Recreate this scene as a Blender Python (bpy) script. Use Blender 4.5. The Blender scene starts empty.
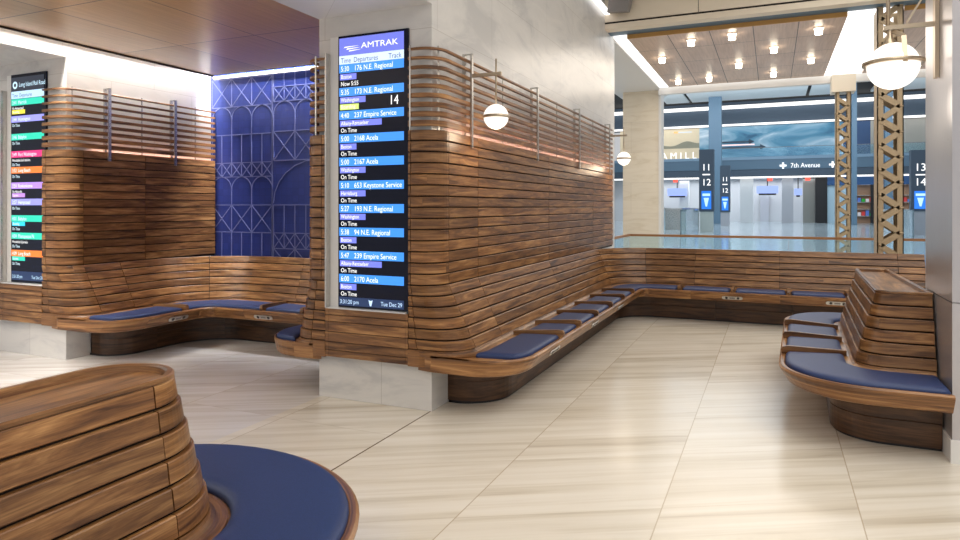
import bpy, bmesh, math, random
from math import sin, cos, pi, radians, sqrt, atan2, hypot, tan
from mathutils import Vector, Matrix
random.seed(7)
S = bpy.context.scene
C = S.collection

# ------------------------------------------------------------------ camera, world, lights, exposure
TH = math.atan(292/660.0)
cam_d = bpy.data.cameras.new('camera'); cam = bpy.data.objects.new('camera', cam_d); C.objects.link(cam)
cam.location = (0, 0, 1.65); cam.rotation_euler = (pi/2, 0, TH)
cam_d.sensor_width = 36; cam_d.lens = 660/960*36; cam_d.shift_y = -63/960; cam_d.clip_end = 400; cam_d.clip_start = .05
S.camera = cam
S.view_settings.view_transform = 'Standard'; S.view_settings.look = 'None'; S.view_settings.gamma = 1
S.view_settings.use_curve_mapping = False; S.view_settings.exposure = 0.35
w = bpy.data.worlds.new('world'); S.world = w; w.use_nodes = True
w.node_tree.nodes['Background'].inputs[0].default_value = (.95, .97, 1, 1)
w.node_tree.nodes['Background'].inputs[1].default_value = .45

def area(name, loc, size, power, col=(1, .95, .88), rot=(0, 0, 0), spread=None):
    d = bpy.data.lights.new(name, 'AREA'); d.shape = 'RECTANGLE'; d.size, d.size_y = size; d.energy = power; d.color = col
    if spread: d.spread = spread
    o = bpy.data.objects.new(name, d); C.objects.link(o); o.location = loc; o.rotation_euler = rot; return o
area('hall_ceiling_light', (2.3, 5.0, 5.25), (4.2, 9), 260, (1, .96, .9))
area('entrance_ceiling_light', (-1.0, -1.6, 4.6), (5, 2.5), 190, (1, .9, .78), (radians(-24), 0, 0))
area('alcove_fill', (-5.3, 1.2, 3.37), (2.6, 4), 34, (1, .92, .82))  # added fill under the wood ceiling, brightens alcove and left pillar
area('left_pillar_fill', (-8.1, 1.2, 3.24), (1.6, 4), 60, (1, .94, .86))  # invented lamp below the left bulkhead, lifts the grey pillar front
area('cove_light_marble', (-6.89, 3.2, 3.62), (.1, 6.6), 170, (1, .95, .88))
area('cove_light_blue', (-5.25, 6.65, 3.6), (3.1, .08), 130, (.92, .95, 1))
area('bay_ceiling_light', (-.6, 13.6, 4.44), (3, 4.4), 90, (1, .9, .78))
area('concourse_light', (-1, 40, 12.2), (30, 40), 4000, (.86, .94, 1))
area('concourse_panel_fill', (0, 58, 9.5), (34, 14), 900, (.9, .96, 1), (pi, 0, 0))  # extra upward fill, added to brighten the concourse ceiling panels
area('concourse_front_light', (0, 62, 11.6), (34, 4), 1500, (.82, .92, 1), (radians(50), 0, 0))

# ------------------------------------------------------------------ helpers
ORG = {}
def org(p): return ORG.get(p.name, Vector((0, 0, 0))) if p else Vector((0, 0, 0))

class MB:
    def __init__(s): s.v = []; s.f = []; s.uv = []; s.tone = []; s.mi = []; s.sm = []
    def face(s, idx, uvs=None, tone=1.0, mi=0, smooth=False):
        s.f.append(list(idx)); s.uv.append(uvs or [(s.v[i][0]+s.v[i][1], s.v[i][2]) for i in idx]); s.tone.append(tone); s.mi.append(mi); s.sm.append(smooth)
    def add(s, pts): n = len(s.v); s.v += [tuple(p) for p in pts]; return n
    def box(s, x0, x1, y0, y1, z0, z1, tone=1.0, mi=0):
        n = s.add([(x0,y0,z0),(x1,y0,z0),(x1,y1,z0),(x0,y1,z0),(x0,y0,z1),(x1,y0,z1),(x1,y1,z1),(x0,y1,z1)])
        for q in ((0,3,2,1),(4,5,6,7),(0,1,5,4),(1,2,6,5),(2,3,7,6),(3,0,4,7)):
            s.face([n+i for i in q], None, tone, mi)
        return s
    def loft(s, G, closed=True, caps=True, tone=1.0, uo=(0, 0), mi=0, smooth=False, flip=False):
        """G[i][j]: station i along the length, section point j"""
        ns, m = len(G), len(G[0]); n = s.add([p for r in G for p in r])
        U = [0.0]
        for i in range(1, ns):
            a = Vector(G[i-1][0]); b = Vector(G[i][0]); U.append(U[-1] + (b-a).length)
        V = [0.0]
        for j in range(1, m+1): V.append(V[-1] + (Vector(G[0][j % m])-Vector(G[0][j-1])).length)
        for i in range(ns-1):
            for j in range(m if closed else m-1):
                k = (j+1) % m
                q = [n+i*m+j, n+(i+1)*m+j, n+(i+1)*m+k, n+i*m+k]
                uv = [(U[i]+uo[0], V[j]+uo[1]), (U[i+1]+uo[0], V[j]+uo[1]), (U[i+1]+uo[0], V[j+1]+uo[1]), (U[i]+uo[0], V[j+1]+uo[1])]
                if flip: q = q[::-1]; uv = uv[::-1]
                s.face(q, uv, tone, mi, smooth)
        if caps and closed:
            a = [n+j for j in range(m)]; b = [n+(ns-1)*m+j for j in range(m)][::-1]
            if flip: a = a[::-1]; b = b[::-1]
            for q in (a, b): s.face(q, [(uo[0]+.3*s.v[i][0]+.3*s.v[i][1], uo[1]+s.v[i][2]) for i in q], tone, mi)
    def tube(s, pts, r, n=8, caps=True, tone=1.0, mi=0):
        G = []
        for i, p in enumerate(pts):
            p = Vector(p); a = Vector(pts[max(0, i-1)]); b = Vector(pts[min(len(pts)-1, i+1)])
            t = (b-a).normalized(); up = Vector((0, 0, 1)) if abs(t.z) < .9 else Vector((1, 0, 0))
            x = t.cross(up).normalized(); y = x.cross(t).normalized()
            rr = r[i] if isinstance(r, (list, tuple)) else r
            G.append([p + (x*cos(2*pi*k/n) + y*sin(2*pi*k/n))*rr for k in range(n)])
        s.loft(G, True, caps, tone, mi=mi, smooth=True)
        return s
    def bar(s, a, b, wx, wy, side=(0, 0, 1), tone=1.0, mi=0):
        a = Vector(a); b = Vector(b); t = (b-a).normalized(); sd = Vector(side); x = t.cross(sd).normalized(); y = x.cross(t).normalized()
        G = [[p + x*sx*wx/2 + y*sy*wy/2 for sx, sy in ((-1,-1),(1,-1),(1,1),(-1,1))] for p in (a, b)]
        s.loft(G, True, True, tone, mi=mi); return s
    def lathe(s, c, prof, n=24, mi=0, axis='z', tone=1.0):
        c = Vector(c); G = []
        for k in range(n+1):
            a = 2*pi*k/n; row = []
            for r, h in prof:
                if axis == 'z': row.append(c + Vector((r*cos(a), r*sin(a), h)))
                elif axis == 'y': row.append(c + Vector((r*cos(a), h, r*sin(a))))
                else: row.append(c + Vector((h, r*cos(a), r*sin(a))))
            G.append(row)
        s.loft(G, False, False, tone, mi=mi, smooth=True); return s
    def poly_prism(s, pts, ext, tone=1.0, mi=0):
        """planar outline pts (3D) extruded by vector ext"""
        e = Vector(ext); a = s.add(pts); b = s.add([Vector(p)+e for p in pts]); m = len(pts)
        s.face([a+i for i in range(m)][::-1], None, tone, mi); s.face([b+i for i in range(m)], None, tone, mi)
        for i in range(m): s.face([a+i, a+(i+1) % m, b+(i+1) % m, b+i], None, tone, mi)
        return s
    def build(s, name, mat, parent=None, loc=None, kind=None, recalc=True):
        me = bpy.data.meshes.new(name)
        o = bpy.data.objects.new(name, me); C.objects.link(o)
        if parent: L = org(parent)
        elif loc is not None: L = Vector(loc)
        else: L = Vector((0, 0, 0))
        me.from_pydata([tuple(Vector(p)-L) for p in s.v], [], s.f)
        uvl = me.uv_layers.new(name='UVMap')
        flat = [c for f in s.uv for p in f for c in p]
        uvl.data.foreach_set('uv', flat)
        at = me.attributes.new('tone', 'FLOAT', 'FACE'); at.data.foreach_set('value', s.tone)
        for m in (mat if isinstance(mat, (list, tuple)) else [mat]): me.materials.append(m)
        me.polygons.foreach_set('material_index', s.mi)
        me.polygons.foreach_set('use_smooth', s.sm)
        if recalc:
            bm = bmesh.new(); bm.from_mesh(me); bmesh.ops.remove_doubles(bm, verts=bm.verts, dist=1e-5)
            bmesh.ops.recalc_face_normals(bm, faces=bm.faces); bm.to_mesh(me); bm.free()
        me.update()
        if parent: o.parent = parent
        else: o.location = L
        ORG[o.name] = L
        if kind: o['kind'] = kind
        return o
def thing(name, label, cat, loc, group=None):
    o = bpy.data.objects.new(name, None); C.objects.link(o); o.empty_display_size = .1; o.location = loc
    ORG[o.name] = Vector(loc); return tag(o, label, cat, group)
def tag(o, label, cat, group=None):
    o['label'] = label; o['category'] = cat
    if group: o['group'] = group
    return o
def dup(o, loc, label=None):
    r = o.copy(); C.objects.link(r); r.location = loc
    if label: r['label'] = label
    for ch in list(o.children):
        c = ch.copy(); C.objects.link(c); c.parent = r
        for g in list(ch.children):
            d = g.copy(); C.objects.link(d); d.parent = c
    return r
def struct(mb, name, mat): return mb.build(name, mat, kind='structure')

# text on a plane that faces -Y
def letter(mb, s, x, z, y, size, sx=1.0, align='LEFT', flip=False, ext=.0008):
    cu = bpy.data.curves.new('t', 'FONT'); cu.body = s; cu.size = size; cu.align_x = align; cu.resolution_u = 3
    o = bpy.data.objects.new('t', cu); C.objects.link(o)
    me = bpy.data.meshes.new_from_object(o.evaluated_get(bpy.context.evaluated_depsgraph_get()))
    n = len(mb.v)
    for v in me.vertices: mb.v.append((x + v.co.x*sx, y, z + v.co.y))
    for p in me.polygons: mb.face([n+i for i in p.vertices])
    bpy.data.objects.remove(o); bpy.data.curves.remove(cu); bpy.data.meshes.remove(me)

# ------------------------------------------------------------------ materials
def newmat(name):
    m = bpy.data.materials.new(name); m.use_nodes = True; nt = m.node_tree
    b = nt.nodes['Principled BSDF']; return m, nt, b
def N(nt, t, **kw):
    n = nt.nodes.new(t)
    for k, v in kw.items(): setattr(n, k, v)
    return n
def plain(name, col, rough=.5, metal=0, spec=None, coat=0):
    m, nt, b = newmat(name); b.inputs['Base Color'].default_value = (*col, 1); b.inputs['Roughness'].default_value = rough; b.inputs['Metallic'].default_value = metal
    if spec is not None: b.inputs['Specular IOR Level'].default_value = spec
    if coat: b.inputs['Coat Weight'].default_value = coat
    no = N(nt, 'ShaderNodeTexNoise'); no.inputs['Scale'].default_value = 30
    mr = N(nt, 'ShaderNodeMapRange'); mr.inputs['To Min'].default_value = max(0, rough-.05); mr.inputs['To Max'].default_value = min(1, rough+.05)
    nt.links.new(no.outputs['Fac'], mr.inputs['Value']); nt.links.new(mr.outputs['Result'], b.inputs['Roughness'])
    return m
def emit(name, col, st=1.0, rough=.3):
    m, nt, b = newmat(name); b.inputs['Base Color'].default_value = (*[c*.3 for c in col], 1); b.inputs['Roughness'].default_value = rough
    b.inputs['Emission Color'].default_value = (*col, 1); b.inputs['Emission Strength'].default_value = st; return m
def ramp(nt, stops):
    r = N(nt, 'ShaderNodeValToRGB'); e = r.color_ramp.elements
    while len(e) < len(stops): e.new(.5)
    for k, (p, c) in enumerate(stops): e[k].position = p; e[k].color = (*c, 1)
    return r
def mixmul(nt, a, b, fac=1.0, blend='MULTIPLY'):
    n = N(nt, 'ShaderNodeMix', data_type='RGBA', blend_type=blend); n.inputs[0].default_value = fac
    nt.links.new(a, n.inputs[6]); nt.links.new(b, n.inputs[7]); return n.outputs[2]
def walnut(name, dark=(.07, .026, .009), mid=(.25, .112, .038), light=(.49, .26, .1), rough=.33):
    m, nt, b = newmat(name); L = nt.links
    uv = N(nt, 'ShaderNodeTexCoord')
    mp = N(nt, 'ShaderNodeMapping'); mp.inputs['Scale'].default_value = (1.3, 13, 1); L.new(uv.outputs['UV'], mp.inputs[0])
    n1 = N(nt, 'ShaderNodeTexNoise'); n1.inputs['Scale'].default_value = 1.6; n1.inputs['Detail'].default_value = 6; n1.inputs['Roughness'].default_value = .62; n1.inputs['Distortion'].default_value = .9
    L.new(mp.outputs[0], n1.inputs['Vector'])
    r = ramp(nt, [(.32, dark), (.5, mid), (.7, light)]); L.new(n1.outputs['Fac'], r.inputs[0])
    mp2 = N(nt, 'ShaderNodeMapping'); mp2.inputs['Scale'].default_value = (5, 190, 1); L.new(uv.outputs['UV'], mp2.inputs[0])
    n2 = N(nt, 'ShaderNodeTexNoise'); n2.inputs['Scale'].default_value = 1.0; n2.inputs['Detail'].default_value = 3; L.new(mp2.outputs[0], n2.inputs['Vector'])
    r2 = ramp(nt, [(.3, (.62, .58, .55)), (.6, (1, 1, 1))]); L.new(n2.outputs['Fac'], r2.inputs[0])
    c = mixmul(nt, r.outputs[0], r2.outputs[0], .8)
    at = N(nt, 'ShaderNodeAttribute', attribute_name='tone'); 
    cc = N(nt, 'ShaderNodeCombineColor'); 
    for k in range(3): L.new(at.outputs['Fac'], cc.inputs[k])
    c = mixmul(nt, c, cc.outputs[0], 1.0); L.new(c, b.inputs['Base Color'])
    b.inputs['Roughness'].default_value = rough
    bp = N(nt, 'ShaderNodeBump'); bp.inputs['Strength'].default_value = .12; bp.inputs['Distance'].default_value = .002; L.new(n2.outputs['Fac'], bp.inputs['Height']); L.new(bp.outputs[0], b.inputs['Normal'])
    return m
WAL = walnut('walnut')
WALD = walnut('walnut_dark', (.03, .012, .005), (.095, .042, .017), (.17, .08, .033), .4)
GAP = plain('shadow_gap', (.012, .006, .003), .8)
NAVY = None
def fabric(name, col, rough=.6):
    m, nt, b = newmat(name); L = nt.links
    n = N(nt, 'ShaderNodeTexNoise'); n.inputs['Scale'].default_value = 220; n.inputs['Detail'].default_value = 2
    tc = N(nt, 'ShaderNodeTexCoord'); L.new(tc.outputs['Object'], n.inputs['Vector'])
    r = ramp(nt, [(.3, tuple(c*.8 for c in col)), (.7, tuple(c*1.15 for c in col))]); L.new(n.outputs['Fac'], r.inputs[0]); L.new(r.outputs[0], b.inputs['Base Color'])
    b.inputs['Roughness'].default_value = rough
    bp = N(nt, 'ShaderNodeBump'); bp.inputs['Strength'].default_value = .15; bp.inputs['Distance'].default_value = .001; L.new(n.outputs['Fac'], bp.inputs['Height']); L.new(bp.outputs[0], b.inputs['Normal'])
    return m
NAVY = fabric('navy_leather', (.018, .04, .135), .5)
def marble(name, base, vein, scale=1.0, rough=.25, tile=None, rot=(0, 0, 0), veinscale=(1, 1, 4)):
    m, nt, b = newmat(name); L = nt.links
    tc = N(nt, 'ShaderNodeTexCoord'); mp = N(nt, 'ShaderNodeMapping'); mp.inputs['Rotation'].default_value = rot; mp.inputs['Scale'].default_value = veinscale
    L.new(tc.outputs['Object'], mp.inputs[0])
    n1 = N(nt, 'ShaderNodeTexNoise'); n1.inputs['Scale'].default_value = scale; n1.inputs['Detail'].default_value = 9; n1.inputs['Roughness'].default_value = .6; n1.inputs['Distortion'].default_value = 1.2
    L.new(mp.outputs[0], n1.inputs['Vector'])
    r = ramp(nt, [(.36, vein), (.47, tuple((a*.3+c*.7) for a, c in zip(vein, base))), (.6, base)]); L.new(n1.outputs['Fac'], r.inputs[0])
    c = r.outputs[0]
    if tile:
        sp = N(nt, 'ShaderNodeSeparateXYZ'); L.new(tc.outputs['Object'], sp.inputs[0])
        ad = N(nt, 'ShaderNodeMath', operation='ADD'); L.new(sp.outputs[0], ad.inputs[0]); L.new(sp.outputs[1], ad.inputs[1])
        cb = N(nt, 'ShaderNodeCombineXYZ'); L.new(ad.outputs[0], cb.inputs[0]); L.new(sp.outputs[2], cb.inputs[1])
        bk = N(nt, 'ShaderNodeTexBrick'); bk.inputs['Scale'].default_value = 1; bk.inputs['Brick Width'].default_value = tile[0]; bk.inputs['Row Height'].default_value = tile[1]
        bk.inputs['Mortar Size'].default_value = .0025; bk.inputs['Color1'].default_value = (1, 1, 1, 1); bk.inputs['Color2'].default_value = (.93, .93, .94, 1); bk.inputs['Mortar'].default_value = (.7, .68, .66, 1)
        L.new(cb.outputs[0], bk.inputs['Vector']); c = mixmul(nt, c, bk.outputs['Color'], 1)
    L.new(c, b.inputs['Base Color']); b.inputs['Roughness'].default_value = rough
    return m
MARB = marble('white_marble', (.74, .72, .69), (.58, .57, .56), 1.0, .3, (1.15, .62), (0, radians(30), 0), (1, 1, 3))
TRAV = marble('cream_marble', (.84, .76, .62), (.75, .66, .51), 1.2, .3, (1.4, .75), (0, 0, 0), (1, 1, 5))

def floor_mat():
    m, nt, b = newmat('vein_cut_marble_floor'); L = nt.links
    tc = N(nt, 'ShaderNodeTexCoord'); sp = N(nt, 'ShaderNodeSeparateXYZ'); L.new(tc.outputs['Object'], sp.inputs[0])
    def M(op, a, bv):
        n = N(nt, 'ShaderNodeMath', operation=op)
        for i, q in enumerate((a, bv)):
            if q is None: continue
            if isinstance(q, (int, float)): n.inputs[i].default_value = q
            else: L.new(q, n.inputs[i])
        return n.outputs[0]
    X, Y = sp.outputs[0], sp.outputs[1]
    ys = M('SUBTRACT', Y, M('MULTIPLY', X, .565))           # constant along the skewed slab joints
    right = M('GREATER_THAN', X, -2.522)
    # slab indices
    gx = M('DIVIDE', M('ADD', X, 2.522), .985); gy = M('DIVIDE', M('SUBTRACT', ys, 4.02), .87)
    gyl = M('DIVIDE', M('SUBTRACT', Y, 4.10), 1.4)
    gyy = M('ADD', M('MULTIPLY', gy, right), M('MULTIPLY', gyl, M('SUBTRACT', 1, right)))
    ix = M('FLOOR', gx, None); iy = M('FLOOR', gyy, None)
    cb = N(nt, 'ShaderNodeCombineXYZ'); L.new(ix, cb.inputs[0]); L.new(iy, cb.inputs[1])
    wn = N(nt, 'ShaderNodeTexWhiteNoise'); L.new(cb.outputs[0], wn.inputs['Vector'])
    # veins
    vv = N(nt, 'ShaderNodeCombineXYZ'); L.new(M('MULTIPLY', X, .42), vv.inputs[0]); L.new(M('MULTIPLY', ys, 7.5), vv.inputs[1]); L.new(M('MULTIPLY', wn.outputs['Value'], 40), vv.inputs[2])
    n1 = N(nt, 'ShaderNodeTexNoise'); n1.inputs['Scale'].default_value = 1.0; n1.inputs['Detail'].default_value = 7; n1.inputs['Roughness'].default_value = .62; n1.inputs['Distortion'].default_value = .5
    L.new(vv.outputs[0], n1.inputs['Vector'])
    r = ramp(nt, [(.3, (.60, .53, .43)), (.44, (.75, .69, .585)), (.58, (.84, .79, .70)), (.75, (.88, .84, .76))]); L.new(n1.outputs['Fac'], r.inputs[0])
    rt = ramp(nt, [(0, (.93, .92, .9)), (1, (1.0, 1.0, 1.0))]); L.new(wn.outputs['Value'], rt.inputs[0])
    c = mixmul(nt, r.outputs[0], rt.outputs[0], 1)
    # cooler alcove floor: partly its stone, partly the light there painted in
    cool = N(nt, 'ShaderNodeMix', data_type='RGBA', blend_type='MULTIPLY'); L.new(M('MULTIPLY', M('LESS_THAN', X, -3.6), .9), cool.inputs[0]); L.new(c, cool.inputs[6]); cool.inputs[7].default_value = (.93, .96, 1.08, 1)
    def line(g, wd, cell):
        f = M('FRACT', g, None); d = M('MINIMUM', f, M('SUBTRACT', 1, f)); return M('LESS_THAN', d, wd/cell)
    jx = line(gx, .0035, .985); jy = M('MULTIPLY', line(gyy, .002, .87), .55)
    j = M('MAXIMUM', jx, jy)
    jd = M('LESS_THAN', M('ABSOLUTE', M('ADD', X, 2.522), None), .006)
    mx = N(nt, 'ShaderNodeMix', data_type='RGBA'); L.new(M('MULTIPLY', j, .75), mx.inputs[0]); L.new(cool.outputs[2], mx.inputs[6]); mx.inputs[7].default_value = (.46, .37, .25, 1)
    mx2 = N(nt, 'ShaderNodeMix', data_type='RGBA'); L.new(jd, mx2.inputs[0]); L.new(mx.outputs[2], mx2.inputs[6]); mx2.inputs[7].default_value = (.14, .09, .05, 1)
    L.new(mx2.outputs[2], b.inputs['Base Color']); 
    n3 = N(nt, 'ShaderNodeTexNoise'); n3.inputs['Scale'].default_value = 3; L.new(tc.outputs['Object'], n3.inputs['Vector'])
    mr = N(nt, 'ShaderNodeMapRange'); mr.inputs['To Min'].default_value = .16; mr.inputs['To Max'].default_value = .3; L.new(n3.outputs['Fac'], mr.inputs['Value']); L.new(mr.outputs[0], b.inputs['Roughness'])
    return m
FLOOR = floor_mat()
def veneer(name, c1, c2, panel=(1.05, 1.4), rough=.35, off=(0, 0), line=(.03, .015, .008), grain=(40, 2)):
    m, nt, b = newmat(name); L = nt.links
    tc = N(nt, 'ShaderNodeTexCoord'); mp = N(nt, 'ShaderNodeMapping'); mp.inputs['Location'].default_value = (off[0], off[1], 0); L.new(tc.outputs['Object'], mp.inputs[0])
    bk = N(nt, 'ShaderNodeTexBrick', offset=0.0); bk.inputs['Scale'].default_value = 1; bk.inputs['Brick Width'].default_value = panel[0]; bk.inputs['Row Height'].default_value = panel[1]; bk.inputs['Mortar Size'].default_value = .006; bk.inputs['Mortar Smooth'].default_value = 0
    bk.inputs['Color1'].default_value = (*c1, 1); bk.inputs['Color2'].default_value = (*c2, 1); bk.inputs['Mortar'].default_value = (*line, 1); L.new(mp.outputs[0], bk.inputs['Vector'])
    m2 = N(nt, 'ShaderNodeMapping'); m2.inputs['Scale'].default_value = (grain[0], grain[1], 1); L.new(tc.outputs['Object'], m2.inputs[0])
    n = N(nt, 'ShaderNodeTexNoise'); n.inputs['Scale'].default_value = 1; n.inputs['Detail'].default_value = 4; L.new(m2.outputs[0], n.inputs['Vector'])
    r = ramp(nt, [(.3, (.82, .8, .78)), (.65, (1, 1, 1))]); L.new(n.outputs['Fac'], r.inputs[0])
    L.new(mixmul(nt, bk.outputs['Color'], r.outputs[0], 1), b.inputs['Base Color']); b.inputs['Roughness'].default_value = rough
    return m
CEILW = veneer('ceiling_veneer', (.52, .31, .14), (.38, .21, .09), (1.05, 1.41), .3, (0.62, -.99))
BAYW = veneer('bay_veneer', (.7, .52, .41), (.63, .46, .37), (.655, 1.19), .4, (.93, -.38))
BAYEDGE = plain('bay_veneer_edge', (.6, .33, .1), .45)
WHITE = plain('white_paint', (.8, .79, .77), .5)
BEIGE = plain('beige_paint', (.82, .73, .59), .4)
STEEL = plain('brushed_steel', (.62, .6, .57), .28, 1)
CHAMP = plain('champagne_metal', (.56, .46, .34), .35, .85)
COLM = plain('column_metal', (.56, .54, .56), .3, .6)
IRON = plain('painted_iron', (.43, .325, .2), .5)
GREYB = plain('grey_panel', (.24, .225, .22), .5)
BLACK = plain('black_plastic', (.01, .01, .013), .35)
GLASSB = plain('screen_black', (.004, .006, .022), .22, spec=.25)
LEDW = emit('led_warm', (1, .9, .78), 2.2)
LUM = emit('luminous_ceiling', (1, .98, .95), 1.25)
GLOBE = emit('opal_glass', (1, .94, .86), .95)
STRIP = emit('led_strip_pink', (1, .52, .38), 26)
DOWN = emit('downlight', (1, .88, .68), 9)
BLUEG = plain('blue_grey_paint', (.1, .175, .25), .45)
DBLUE = plain('slate_paint', (.06, .09, .13), .5)
NAVYP = plain('navy_panel', (.015, .07, .2), .4)
TEXTW = emit('lettering_white', (1, 1, 1), 1.0)
CGLASS = None
m, nt, b = newmat('tinted_glass'); b.inputs['Base Color'].default_value = (.72, .9, .98, 1); b.inputs['Roughness'].default_value = .02; b.inputs['Transmission Weight'].default_value = .9; b.inputs['IOR'].default_value = 1.1; CGLASS = m
m, nt, b = newmat('concourse_floor_stone'); b.inputs['Base Color'].default_value = (.46, .55, .6, 1); b.inputs['Roughness'].default_value = .12
n = N(nt, 'ShaderNodeTexNoise'); n.inputs['Scale'].default_value = .4; r = ramp(nt, [(.3, (.40, .5, .56)), (.7, (.52, .6, .65))]); nt.links.new(n.outputs['Fac'], r.inputs[0]); nt.links.new(r.outputs[0], b.inputs['Base Color']); CFLOOR = m

# ------------------------------------------------------------------ sweep paths: wall lines with rounded corners, offset d to the open side
class Path:
    def __init__(s, verts, segs, corners):
        s.v = [Vector(p) for p in verts]; s.segs = segs; s.cor = corners
        s.cache = {}
    def curve(s, d, e0=0.0):
        k = (round(d, 5), round(e0, 5))
        if k in s.cache: return s.cache[k]
        ns = len(s.segs); dirs = [(s.v[i+1]-s.v[i]).normalized() for i in range(ns)]
        off = [f*d+e0 for m, f in s.segs]; nor = [Vector((u.y, -u.x)) for u in dirs]
        base = [s.v[i] + nor[i]*off[i] for i in range(ns)]
        P = [base[0]]
        for i in range(1, ns):
            a, u = base[i-1], dirs[i-1]; b2, q = base[i], dirs[i]; det = u.x*q.y-u.y*q.x
            t = ((b2.x-a.x)*q.y-(b2.y-a.y)*q.x)/det; P.append(a+u*t)
        P.append(s.v[ns]+nor[-1]*off[-1])
        out = []; prev = P[0]
        for i in range(ns):
            m = s.segs[i][0]
            if i < ns-1:
                n, rf = s.cor[i]; u, q = dirs[i], dirs[i+1]; cr = u.x*q.y-u.y*q.x; r = max(.02, rf(d)+(e0 if cr > 0 else -e0)); phi = atan2(abs(cr), u.dot(q)); tl = r*tan(phi/2)
                e = P[i+1]-u*tl
            else: e = P[ns]
            out += [prev.lerp(e, k2/m) for k2 in range(m)]
            if i < ns-1:
                sg = 1 if cr > 0 else -1; cen = e + Vector((-u.y, u.x))*sg*r; a0 = atan2((e-cen).y, (e-cen).x)
                out += [cen + Vector((cos(a0+sg*phi*k2/n), sin(a0+sg*phi*k2/n)))*r for k2 in range(n)]
                prev = P[i+1]+q*tl
        out.append(P[ns]); s.cache[k] = out; return out
    def n(s): return len(s.curve(0))
    def at(s, d, t, e0=0.0):
        c = s.curve(d, e0); t = max(0, min(len(c)-1, t)); i = min(int(t), len(c)-2); return c[i].lerp(c[i+1], t-i)
    def tan(s, d, t): return (s.at(d, t+.1)-s.at(d, t-.1)).normalized()
    def find(s, d, f, lo=0, hi=None):
        """station where f(point) crosses 0"""
        c = s.curve(d); hi = hi or len(c)-1; t = lo
        while t < hi:
            if f(s.at(d, t))*f(s.at(d, t+.05)) <= 0: return t
            t += .05
        return t
def stations(t0, t1):
    a = [t0] + [k for k in range(int(math.floor(t0))+1, int(math.ceil(t1))) if t0+.03 < k < t1-.03] + [t1]; return a
def sweep(mb, path, sec, t0, t1, gap=0.0, closed=True, **kw):
    st = stations(t0, t1); G = []
    for k, t in enumerate(st):
        row = []
        for q in sec:
            d, z = q[0], q[1]; p = path.at(d, t, q[2] if len(q) > 2 else 0.0)
            if gap and k in (0, len(st)-1): p = p + path.tan(d, t)*(gap if k == 0 else -gap)
            row.append((p.x, p.y, z))
        G.append(row)
    mb.loft(G, closed, **kw)
def lean(a): return lambda z: 0.0 if z >= 1.02 else a*(1.02-z)/.47   # backrest lean: offset of the face at height z
def planks(mb, path, zs, t0, t1, dfun, th=.022, gap=.003, var=.28, shingle=.002, top=0.0):
    for k in range(len(zs)-1):
        a, b = zs[k]+.005, zs[k+1]-.005; da, db = dfun(zs[k]), dfun(zs[k+1])
        sec = [(db, b, -th), (db, b, top-.004), (db, b-.004, top), (da, a+.004, shingle), (da, a, shingle-.004), (da, a, -th)]
        cuts = [t0] + sorted(random.uniform(t0, t1) for _ in range(random.choice((0, 0, 0, 1)) if t1-t0 > 4 else 0)) + [t1]
        cuts = [c for i, c in enumerate(cuts) if i in (0, len(cuts)-1) or (c-t0 > 1.2 and t1-c > 1.2)]
        for i in range(len(cuts)-1):
            sweep(mb, path, sec, cuts[i], cuts[i+1], gap if len(cuts) == 2 else .0004, tone=1-var/2+random.random()*var, uo=(random.random()*30, random.random()*30))
def cove(a, c): return [(a, .47, -.05), (a, .5, -.03), (a, .5, .003), (a+(c-a)*.13, .487), (a+(c-a)*.36, .475), (a+(c-a)*.68, .468), (c, .465), (c, .45), (a, .45, -.05)]
def deck_sec(dr=.72, di=.2): return [(di, .455, -.03), (dr-.05, .455), (dr-.035, .466), (dr-.012, .466), (dr, .456), (dr-.002, .44), (dr-.06, .345), (dr-.075, .335, -.004), (di, .335, -.03)]
def kick_sec(dk=.34, zt=.34): return [(dk-.1, zt), (dk+.01, zt), (dk+.004, .19), (dk-.002, .186), (dk+.002, .182), (dk, .02), (dk-.1, .02)]

EDGE = [0, .006, .018, .04, .08, .16, .3, .5, .7, .84, .92, .96, .982, .994, 1]
def cushion(path, d0, d1, t0, t1, parent, z0=.452, h=.045, re=.05):
    mb = MB(); L = (path.at((d0+d1)/2, t1)-path.at((d0+d1)/2, t0)).length; W = d1-d0
    st = sorted(set([t0+(t1-t0)*e for e in EDGE] + [k for k in range(int(t0)+1, int(t1)+1) if t0 < k < t1]))
    st = [t for k, t in enumerate(st) if k == 0 or t-st[k-1] > 1e-4]
    cum = [0.0]
    for a, b in zip(st, st[1:]): cum.append(cum[-1] + (path.at((d0+d1)/2, b)-path.at((d0+d1)/2, a)).length)
    G = []
    for k, t in enumerate(st):
        row = []
        ea = min(cum[k], cum[-1]-cum[k])
        w0 = (path.at(d1, t)-path.at(d0, t)).length
        # round the plan corners
        rc = min(.035, w0*.4); cut = 0
        if ea < rc: cut = rc - sqrt(max(0, rc*rc-(rc-ea)**2))
        for e in EDGE:
            dd = d0+W*e
            if w0 > .01: dd = d0+W*(cut/w0 + e*(1-2*cut/w0))
            m = min(min(e, 1-e)*w0, ea); q = min(1, m/re)
            p = path.at(dd, t); row.append((p.x, p.y, z0 + h*(.35+.65*sqrt(max(0, 1-(1-q)**2)))))
        # skirts
        a, b = path.at(d0+W*(cut/w0 if w0 > .01 else 0), t), path.at(d0+W*(1-cut/w0 if w0 > .01 else 1), t)
        G.append([(a.x, a.y, z0)] + row + [(b.x, b.y, z0)])
    mb.loft(G, True, True, smooth=True)
    return mb.build('cushion', NAVY, parent)
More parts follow.
